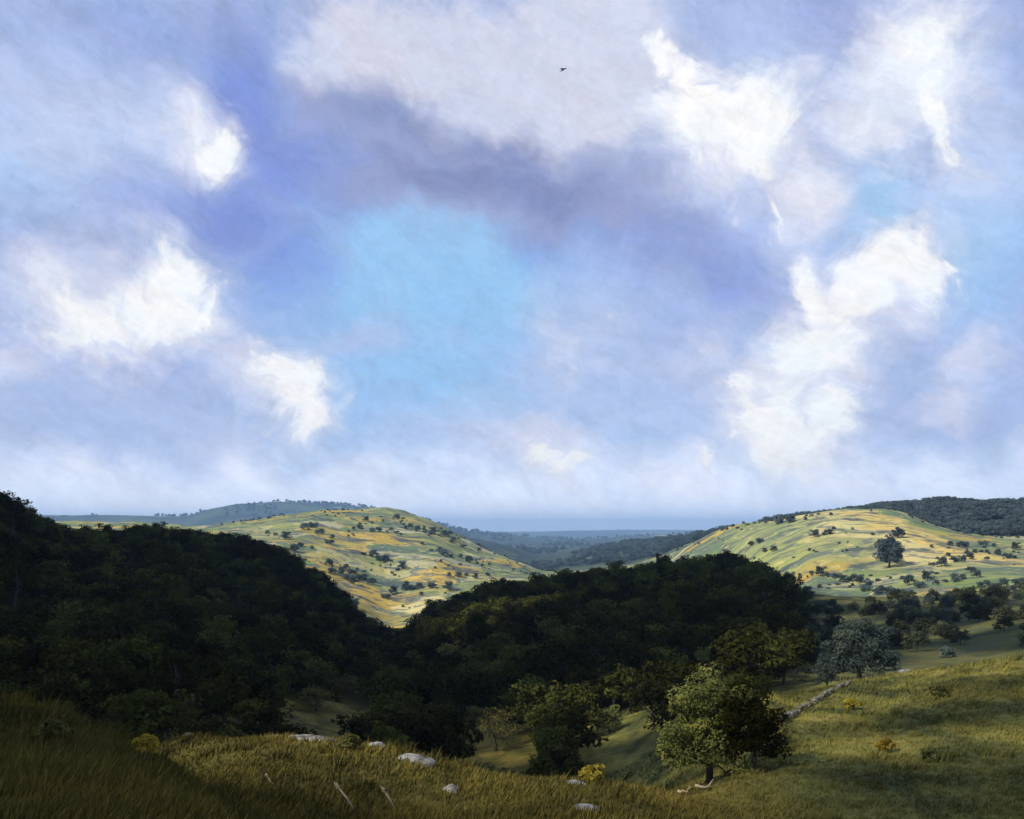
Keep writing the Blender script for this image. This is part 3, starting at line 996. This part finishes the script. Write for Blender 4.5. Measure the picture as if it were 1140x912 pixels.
rows_left = [((300, 597), (345, 612), 6), ((340, 590), (372, 606), 6), ((395, 586), (450, 592), 9), ((380, 640), (418, 652), 7), ((405, 618), (450, 634), 8), ((470, 610), (520, 628), 7), ((430, 664), (470, 660), 5), ((355, 668), (396, 676), 6), ((440, 577), (505, 600), 9), ((365, 628), (392, 640), 5), ((500, 640), (545, 640), 6), ((455, 650), (498, 660), 4), ((470, 590), (530, 612), 6)]
i = 0
for (a, bq, nn) in rows_left:
    for k in range(nn):
        tt = (k + rng.uniform(-.3, .3)) / max(nn - 1, 1)
        q = at(a[0] + (bq[0] - a[0]) * tt, a[1] + (bq[1] - a[1]) * tt + rng.normal(0, 3.2), 780, 2200)
        field_tree(q, rng.uniform(.35, 1.15), 'small bluish tree in a hedge row on the sunlit patchwork hill beyond the wood', 'hedgerow trees on the sunlit patchwork hill', i, 1.2)
        i += 1
rows_right = [((835, 604), (862, 611), 4), ((905, 640), (960, 650), 8), ((1015, 655), (1090, 640), 9), ((1060, 610), (1130, 612), 9), ((1080, 590), (1135, 586), 7), ((870, 655), (905, 668), 6), ((1040, 628), (1080, 622), 6), ((960, 655), (1010, 668), 7), ((1090, 650), (1135, 660), 6), ((905, 596), (925, 598), 3)]
for (a, bq, nn) in rows_right:
    for k in range(nn):
        tt = (k + rng.uniform(-.3, .3)) / max(nn - 1, 1)
        q = at(a[0] + (bq[0] - a[0]) * tt, a[1] + (bq[1] - a[1]) * tt + rng.normal(0, 3.5), 280, 1000)
        field_tree(q, rng.uniform(.25, .7), 'small bluish bushy tree in a hedge row on the yellow hill at the right', 'hedgerow trees on the yellow hill', i, 1.2)
        i += 1
# low thickets of gorse and thorn over the same hills: countless, one mass
P = []
while len(P) < 1250:
    u, y = rng.uniform(230, 1240), rng.uniform(480, 1580)
    x = (u - U0) / F * y
    if vnoise(np.array(x / 38.0 + 50), np.array(y / 60.0)) + .6 * vnoise(np.array(x / 14.0), np.array(y / 17.0)) < .20:
        continue
    P.append((x, y))
P = np.array(P)
TZ = np.column_stack([P, ground_z(P[:, 0], P[:, 1]) - .5])
th_objs = {}
for o in COL.objects:
    if o.type == 'MESH' and o.data.name.startswith('field_tree'):
        th_objs.setdefault(o.data.name, o)
o = gn_scatter('thickets', TZ, list(th_objs.values()), rng.uniform(.12, .42, len(TZ)) * (TZ[:, 1] / 1000) ** .5, rng.uniform(0, 6.28, len(TZ)), rng.integers(0, 3, len(TZ)).astype(np.int32))
tag(o, 'low grey-green thickets sprinkled over the sunlit hills', 'thickets', kind='stuff')
# ridge wood behind the yellow hill, and far hedgerow woods: masses nobody could count
P, S = [], []
for _ in range(5200):
    u, y = rng.uniform(800, 1250), rng.uniform(1000, 1500)
    if vnoise(np.array(u / 26.0), np.array(y / 60.0)) > .34:
        continue
    x = (u - U0) / F * y
    if u < 905 and y < 1250:
        continue
    P.append((x, y)); S.append(rng.uniform(.8, 1.5))
P = np.array(P)
RZ = np.column_stack([P, ground_z(P[:, 0], P[:, 1]) - .2])
far_objs = {}
for o in COL.objects:
    if o.type == 'MESH' and o.data.name.startswith('field_tree'):
        far_objs.setdefault(o.data.name, o)
far_objs = list(far_objs.values())
o = gn_scatter('ridge_woodland', RZ, far_objs, S, rng.uniform(0, 6.28, len(RZ)), rng.integers(0, 3, len(RZ)).astype(np.int32))
tag(o, 'blue-green wood along the ridge behind the yellow hill', 'woodland', kind='stuff')
P, S = [], []
for _ in range(16000):
    y = rng.uniform(1700, 10500) if rng.random() < .6 else rng.uniform(1700, 5000)
    u = rng.uniform(-80, 1230)
    x = (u - U0) / F * y
    if fbm(np.array(x / 420.0), np.array(y / 800.0), 3) < .02:
        continue
    P.append((x, y)); S.append(rng.uniform(1.0, 1.8) * (1 + y / 9000))
P = np.array(P)
RZ = np.column_stack([P, ground_z(P[:, 0], P[:, 1]) - .2])
o = gn_scatter('distant_woodland', RZ, far_objs, S, rng.uniform(0, 6.28, len(RZ)), rng.integers(0, 3, len(RZ)).astype(np.int32))
tag(o, 'scattered blue woods on the hazy hills at the horizon', 'woodland', kind='stuff')


# ------------------------------------------------------------------ single trees and bushes
def tree(p, seed, H, rx, rz, nclump, per, leaf, cr, trunk_r, mat, label, cat='tree', group=None, name='tree', lean=0.0, rot=None, flat=.85):
    root = link(name, None, loc=p)
    root.rotation_euler = (0, 0, 0 if rot is None else rot)
    tr, c = tree_parts(seed, H, rx, rz, nclump, per, leaf, cr, trunk_r, lean=lean, flat=flat)
    link('trunk', tr.mesh('trunk', [M['bark']], True), root)
    link('crown', c.mesh('crown', [mat]), root)
    return tag(root, label, cat, group)


def px(y):
    return y / F


# foreground tree with the sunlit left side
q = at(790, 872, 40, 70)
tree(q, 101, 6.2, 3.0, 3.3, 120, 130, .10, .58, .2, M['leaf_hero'], 'bushy olive-green tree standing by itself in the dark hollow, sunlit on its left')
q = at(840, 858, 40, 75)
tree(q, 102, 4.8, 2.3, 2.5, 60, 100, .11, .55, .14, M['leaf_wood'], 'smaller blackish tree tucked against the right side of the bushy olive tree')
# round blue-green tree at the top of the right pasture
q = at(957, 757, 85, 113)
tree(q, 103, 7.8, 4.8, 4.3, 110, 110, .15, .85, .28, M['leaf_blue'], 'broad round blue-green tree at the top edge of the right-hand pasture')
q = at(921, 762, 80, 113)
tree(q, 104, 4.2, 2.1, 2.1, 40, 80, .14, .6, .14, M['leaf_blue'], 'lower grey-green tree leaning on the left of the round blue-green tree')
# on the yellow hill
q = at(990, 632, 350, 900)
s = q[1] / F
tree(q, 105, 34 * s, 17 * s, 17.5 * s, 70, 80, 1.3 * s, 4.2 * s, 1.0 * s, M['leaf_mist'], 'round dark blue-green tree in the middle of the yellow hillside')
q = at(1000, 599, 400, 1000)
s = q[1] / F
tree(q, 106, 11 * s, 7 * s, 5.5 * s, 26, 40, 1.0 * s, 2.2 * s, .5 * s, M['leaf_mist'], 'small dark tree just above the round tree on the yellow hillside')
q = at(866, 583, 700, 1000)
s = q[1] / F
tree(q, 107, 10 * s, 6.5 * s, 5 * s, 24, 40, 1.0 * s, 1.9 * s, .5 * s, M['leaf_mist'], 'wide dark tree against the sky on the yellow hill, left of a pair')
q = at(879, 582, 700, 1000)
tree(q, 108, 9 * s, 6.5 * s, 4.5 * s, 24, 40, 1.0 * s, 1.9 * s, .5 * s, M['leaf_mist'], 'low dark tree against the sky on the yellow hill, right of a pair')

# olive bushes in the dark hollow, their sunlight partly put into paler leaf colour
for k, (u, v, size, lab, ymin) in enumerate(bush_spots):
    q = BUSH[k]
    tree(q, 200 + k, size * .8, size * .55, size * .42, 26, 60, .16, size * .15, size * .03, M['leaf_olive'], lab, 'bush', None, 'bush')

# gorse and small shrubs on the knolls
for k, (u, v, size, lab, ymin, ymax, mt) in enumerate([
 (657, 873, .9, 'bright yellow shrub on the crest of the stony knoll beside a grey rock', 28, 40, 'leaf_yellow'),
 (163, 846, .55, 'yellow shrub on the edge of the near left knoll', 14, 24, 'leaf_yellow'),
 (60, 829, .5, 'small straw-yellow tuft bush on top of the near left knoll', 14, 24, 'leaf_olive'),
 (948, 790, 1.3, 'yellow shrub in the middle of the right-hand pasture', 45, 105, 'leaf_yellow'),
 (985, 838, 1.1, 'orange-yellow shrub near the bottom of the right-hand pasture', 40, 105, 'leaf_yellow'),
 (1036, 848, 1.0, 'olive shrub to the right of the orange-yellow shrub', 40, 105, 'leaf_olive'),
 (388, 836, .8, 'green shrub on the knoll crest left of the largest white rock', 28, 45, 'leaf_olive'),
 (1047, 778, 1.6, 'low olive shrub high on the right-hand pasture', 45, 110, 'leaf_olive'),
]):
    q = at(u, v, ymin, ymax)
    size *= .72
    tree(q, 300 + k, size, size * .75, size * .5, 22, 46, .045 * (1 + q[1] / 60), size * .2, .02, M[mt], lab, 'shrub', None, 'shrub')


# ------------------------------------------------------------------ rocks
def rock(u, v, w, h, lab, ymin, ymax, seed, name='boulder', group=None):
    q = at(u, v, ymin, ymax)
    wm, hm_ = w * q[1] / F, h * q[1] / F
    import bmesh
    bm = bmesh.new()
    bmesh.ops.create_icosphere(bm, subdivisions=4, radius=1)
    V = np.array([p.co[:] for p in bm.verts]); Fc = np.array([[p.index for p in f.verts] for f in bm.faces])
    bm.free()
    r = np.random.default_rng(seed)
    for _ in range(11):                       # chip flat facets off a ball
        d = rand_dirs(1, r)[0]
        lim = r.uniform(.55, .85)
        k = V @ d
        V = V - np.maximum(k - lim, 0)[:, None] * d * .92
    V = V * (1 + .10 * fbm(V[:, 0] * 2.5 + seed, V[:, 1] * 2.5 + V[:, 2] * 1.7, 4)[:, None])
    V = V * np.array([wm * .6, wm * .42, hm_ * .85])
    o = link(name, mesh_from(name, V, Fc, [M['stone']], smooth=False), loc=(q[0], q[1], q[2] - hm_ * .05))
    o.rotation_euler = (r.uniform(-.15, .15), r.uniform(.05, .2), r.uniform(-.3, .3))
    return tag(o, lab, 'rock', group)


rock(258, 806, 32, 9, 'long flat white rock just behind the left end of the stony knoll', 44, 60, 1)
rock(304, 808, 22, 9, 'small pointed white rock right of the long flat white rock', 40, 60, 2)
rock(240, 819, 26, 10, 'grey-white rock at the left tip of the stony knoll', 36, 44, 3)
rock(418, 832, 24, 9, 'bright white rock on the crest of the stony knoll', 32, 40, 4)
rock(462, 850, 44, 12, 'broad whitish-grey rock slab below the crest of the stony knoll', 28, 40, 5)
rock(642, 874, 24, 9, 'grey rock beside the yellow shrub on the knoll', 28, 40, 6)
rock(500, 881, 20, 11, 'round cream stone on the slope of the stony knoll under the broad slab', 20, 36, 7)
rock(655, 902, 34, 8, 'low grey rock at the bottom of the knoll under the yellow shrub', 18, 32, 8)
rock(210, 818, 12, 8, 'small tan stone at the far left tip of the stony knoll', 36, 46, 9)
rock(350, 824, 50, 5, 'thin grey ledge of rock along the top of the stony knoll', 32, 42, 10)
rock(1012, 748, 22, 6, 'small white rock beside the round blue-green tree', 90, 118, 11)
rock(66, 800, 20, 6, 'tan stone on the crest of the near left knoll', 18, 24, 12)

# ------------------------------------------------------------------ dry-stone wall down the right-hand pasture
wall = link('stone_wall', None, loc=(0, 0, 0))
tag(wall, 'low dry-stone wall slanting up the right-hand pasture towards the round tree', 'wall')
path = [(852, 812), (870, 802), (890, 792), (910, 781), (928, 770), (945, 762)]
wp = [at(u, v, 50, 105) for u, v in path]
wp = np.array(wp)
seg = np.linalg.norm(np.diff(wp[:, :2], axis=0), axis=1)
cum = np.concatenate([[0], np.cumsum(seg)])
mb = MB()
r = np.random.default_rng(5)
for course in range(2):
    d = 0.0
    while d < cum[-1]:
        L = r.uniform(.35, .8)
        x, y = np.interp(d + L / 2, cum, wp[:, 0]), np.interp(d + L / 2, cum, wp[:, 1])
        x2, y2 = np.interp(d + L / 2 + .3, cum, wp[:, 0]), np.interp(d + L / 2 + .3, cum, wp[:, 1])
        a = math.atan2(y2 - y, x2 - x)
        z = float(ground_z(x, y)[0]) + .06 + course * .22
        if r.random() < (.85, .3)[course]:
            V = ICO_V.copy()
            V = np.sign(V) * np.abs(V) ** .55 * np.array([L * .5, .24, .14]) * (1 + .1 * r.normal(size=(len(V), 1)))
            R = np.array([[math.cos(a), -math.sin(a), 0], [math.sin(a), math.cos(a), 0], [0, 0, 1]])
            mb.add(V @ R.T + np.array([x, y, z + r.uniform(-.03, .03)]), ICO_F)
        d += L * .97
link('stones', mb.mesh('stones', [M['wall_stone']]), wall)

# ------------------------------------------------------------------ dry seed-head stalks on the knoll slope
def stalk(u, v, hpx, lean, lab, ymin=16, ymax=36):
    q = at(u, v, ymin, ymax)
    h = hpx * q[1] / F
    root = link('dry_stalk', None, loc=q)
    tag(root, lab, 'dry plant', None)
    s = MB()
    top = np.array([-lean * h, 0, h])
    s.tube([(0, 0, -.05), top * .5 + np.array([.04 * h, 0, 0]), top], [.035 * h + .01, .025 * h + .01, .02 * h + .008], 7)
    link('stem', s.mesh('stem', [M['stalk']], True), root)
    hd = MB()
    r = np.random.default_rng(int(u))
    V = ICO_V * np.array([.075, .075, .17]) * h * (1 + .3 * r.normal(size=(len(ICO_V), 1)))
    ang = math.atan2(lean, 1)
    Ry = np.array([[math.cos(ang), 0, -math.sin(ang)], [0, 1, 0], [math.sin(ang), 0, math.cos(ang)]])
    hd.add(V @ Ry.T + top, ICO_F)
    link('seed_head', hd.mesh('seed_head', [M['stalk']]), root)


stalk(396, 903, 28, .75, 'tall pale seed-head stalk leaning left on the knoll slope')
stalk(441, 903, 24, .6, 'thinner pale stalk right of the tall leaning seed-head stalk')
stalk(308, 882, 18, .6, 'short straw-coloured stalk on the left of the stony knoll')

# pale fallen boughs under the lone tree
def bough(u, v, lpx, ang, lab):
    q = at(u, v, 40, 66)
    L = lpx * q[1] / F
    s = MB()
    r = np.random.default_rng(int(u))
    n_ = 6
    P_ = [np.array([(k / (n_ - 1) - .5) * L, r.normal(0, .05), .16 + r.normal(0, .05)]) for k in range(n_)]
    s.tube(P_, [.09, .085, .075, .07, .05, .03], 8)
    s.tube([P_[3], P_[3] + np.array([.3 * L, .15, .35])], [.05, .02], 6)
    o = link('fallen_bough', s.mesh('fallen_bough', [M['stalk']], True), loc=q)
    o.rotation_euler = (0, 0, ang)
    tag(o, lab, 'branch')


bough(786, 879, 24, .1, 'pale fallen bough lying under the lone olive tree')
bough(762, 884, 14, -.4, 'short pale broken bough left of the one under the lone tree')

# ------------------------------------------------------------------ grass on the near knolls
G = []
n = 0
while n < 95000:
    u = rng.uniform(-60, 1200, 4000)
    y = np.exp(rng.uniform(math.log(9), math.log(115), 4000))
    x = (u - U0) / F * y
    keep = vnoise(x / 1.7, y / 1.7) + .6 * vnoise(x / 6, y / 6) > -.60
    keep &= (u > 640) | (y < 48)
    x, y = x[keep], y[keep]
    G.append(np.column_stack([x, y])); n += len(x)
G = np.concatenate(G)[:95000]
TU = rng.integers(0, len(G), 900)
TU = np.concatenate([G[k] + rng.normal(0, .10 + G[k][1] * .0022, (46, 2)) for k in TU if vnoise(np.array(G[k][0] / 3.0 + 31), np.array(G[k][1] / 3.0)) > -.05])
n_short = len(G) * 4
G4 = np.concatenate([np.repeat(G, 4, 0), TU])
base = np.column_stack([G4, ground_z(G4[:, 0], G4[:, 1])])
N_ = len(base)
dist = base[:, 1]
hgt = rng.uniform(.03, .13, N_) * (.7 + 1.3 * np.clip(fbm(base[:, 0] / 2.2, base[:, 1] / 2.2, 3) + .35, 0, 1)) * (1 + dist / 90)
wid = .010 + dist * .00048
hgt[n_short:] *= 2.3
base[:n_short, :2] += rng.normal(0, .09, (n_short, 2))
ang = rng.uniform(0, 6.28, N_)
side = np.stack([np.cos(ang), np.sin(ang), np.zeros(N_)], 1) * wid[:, None]
leanv = np.stack([rng.normal(.35, .35, N_), rng.normal(-.1, .35, N_), np.ones(N_)], 1)
tip = base + leanv * hgt[:, None]
base[:, 2] -= .03
V = np.stack([base - side, base + side, tip], 1).reshape(-1, 3)
me = mesh_from('grass', V, np.arange(N_ * 3).reshape(-1, 3), [M['grass']])
tag(link('grass', me), 'rough olive and straw-coloured grass on the near knolls', 'grass', kind='stuff')

# ------------------------------------------------------------------ the bird
bd = link('bird', None, loc=((627 - U0) / F * 70, 70, (H0 - 78) / F * 70))
bd.rotation_euler = (math.radians(20), math.radians(-38), math.radians(35))
tag(bd, 'small black bird gliding high against the pale cloud', 'bird')
b1 = MB()
b1.tube([(-.20, 0, 0), (-.14, 0, .01), (0, 0, .02), (.12, 0, .015), (.19, 0, .03), (.24, 0, .03), (.28, 0, .02)], [.012, .035, .055, .045, .035, .028, .004], 8)
b1.add([(-.18, -.02, 0), (-.18, .02, 0), (-.33, .06, 0), (-.33, -.06, 0), (-.18, -.02, .012), (-.18, .02, .012), (-.33, .06, .01), (-.33, -.06, .01)], [(0, 1, 2, 3), (7, 6, 5, 4), (0, 4, 5, 1), (1, 5, 6, 2), (2, 6, 7, 3), (3, 7, 4, 0)])
link('body', b1.mesh('body', [M['feather']], True), bd)
for sgn in (-1, 1):
    w_ = MB()
    lead = [(.10, .03, .03), (.13, .16, .08), (.05, .30, .07)]
    trail = [(-.06, .03, .02), (-.05, .16, .06), (0.0, .30, .065)]
    vv = [(x, y * sgn, z + h) for h in (0, .012) for (x, y, z) in lead + trail]
    w_.add(vv, [(0, 1, 4, 3), (1, 2, 5, 4), (9, 10, 7, 6), (10, 11, 8, 7), (0, 6, 7, 1), (1, 7, 8, 2), (2, 8, 11, 5), (5, 11, 10, 4), (4, 10, 9, 3), (3, 9, 6, 0)])
    link('wing', w_.mesh('wing', [M['feather']]), bd)
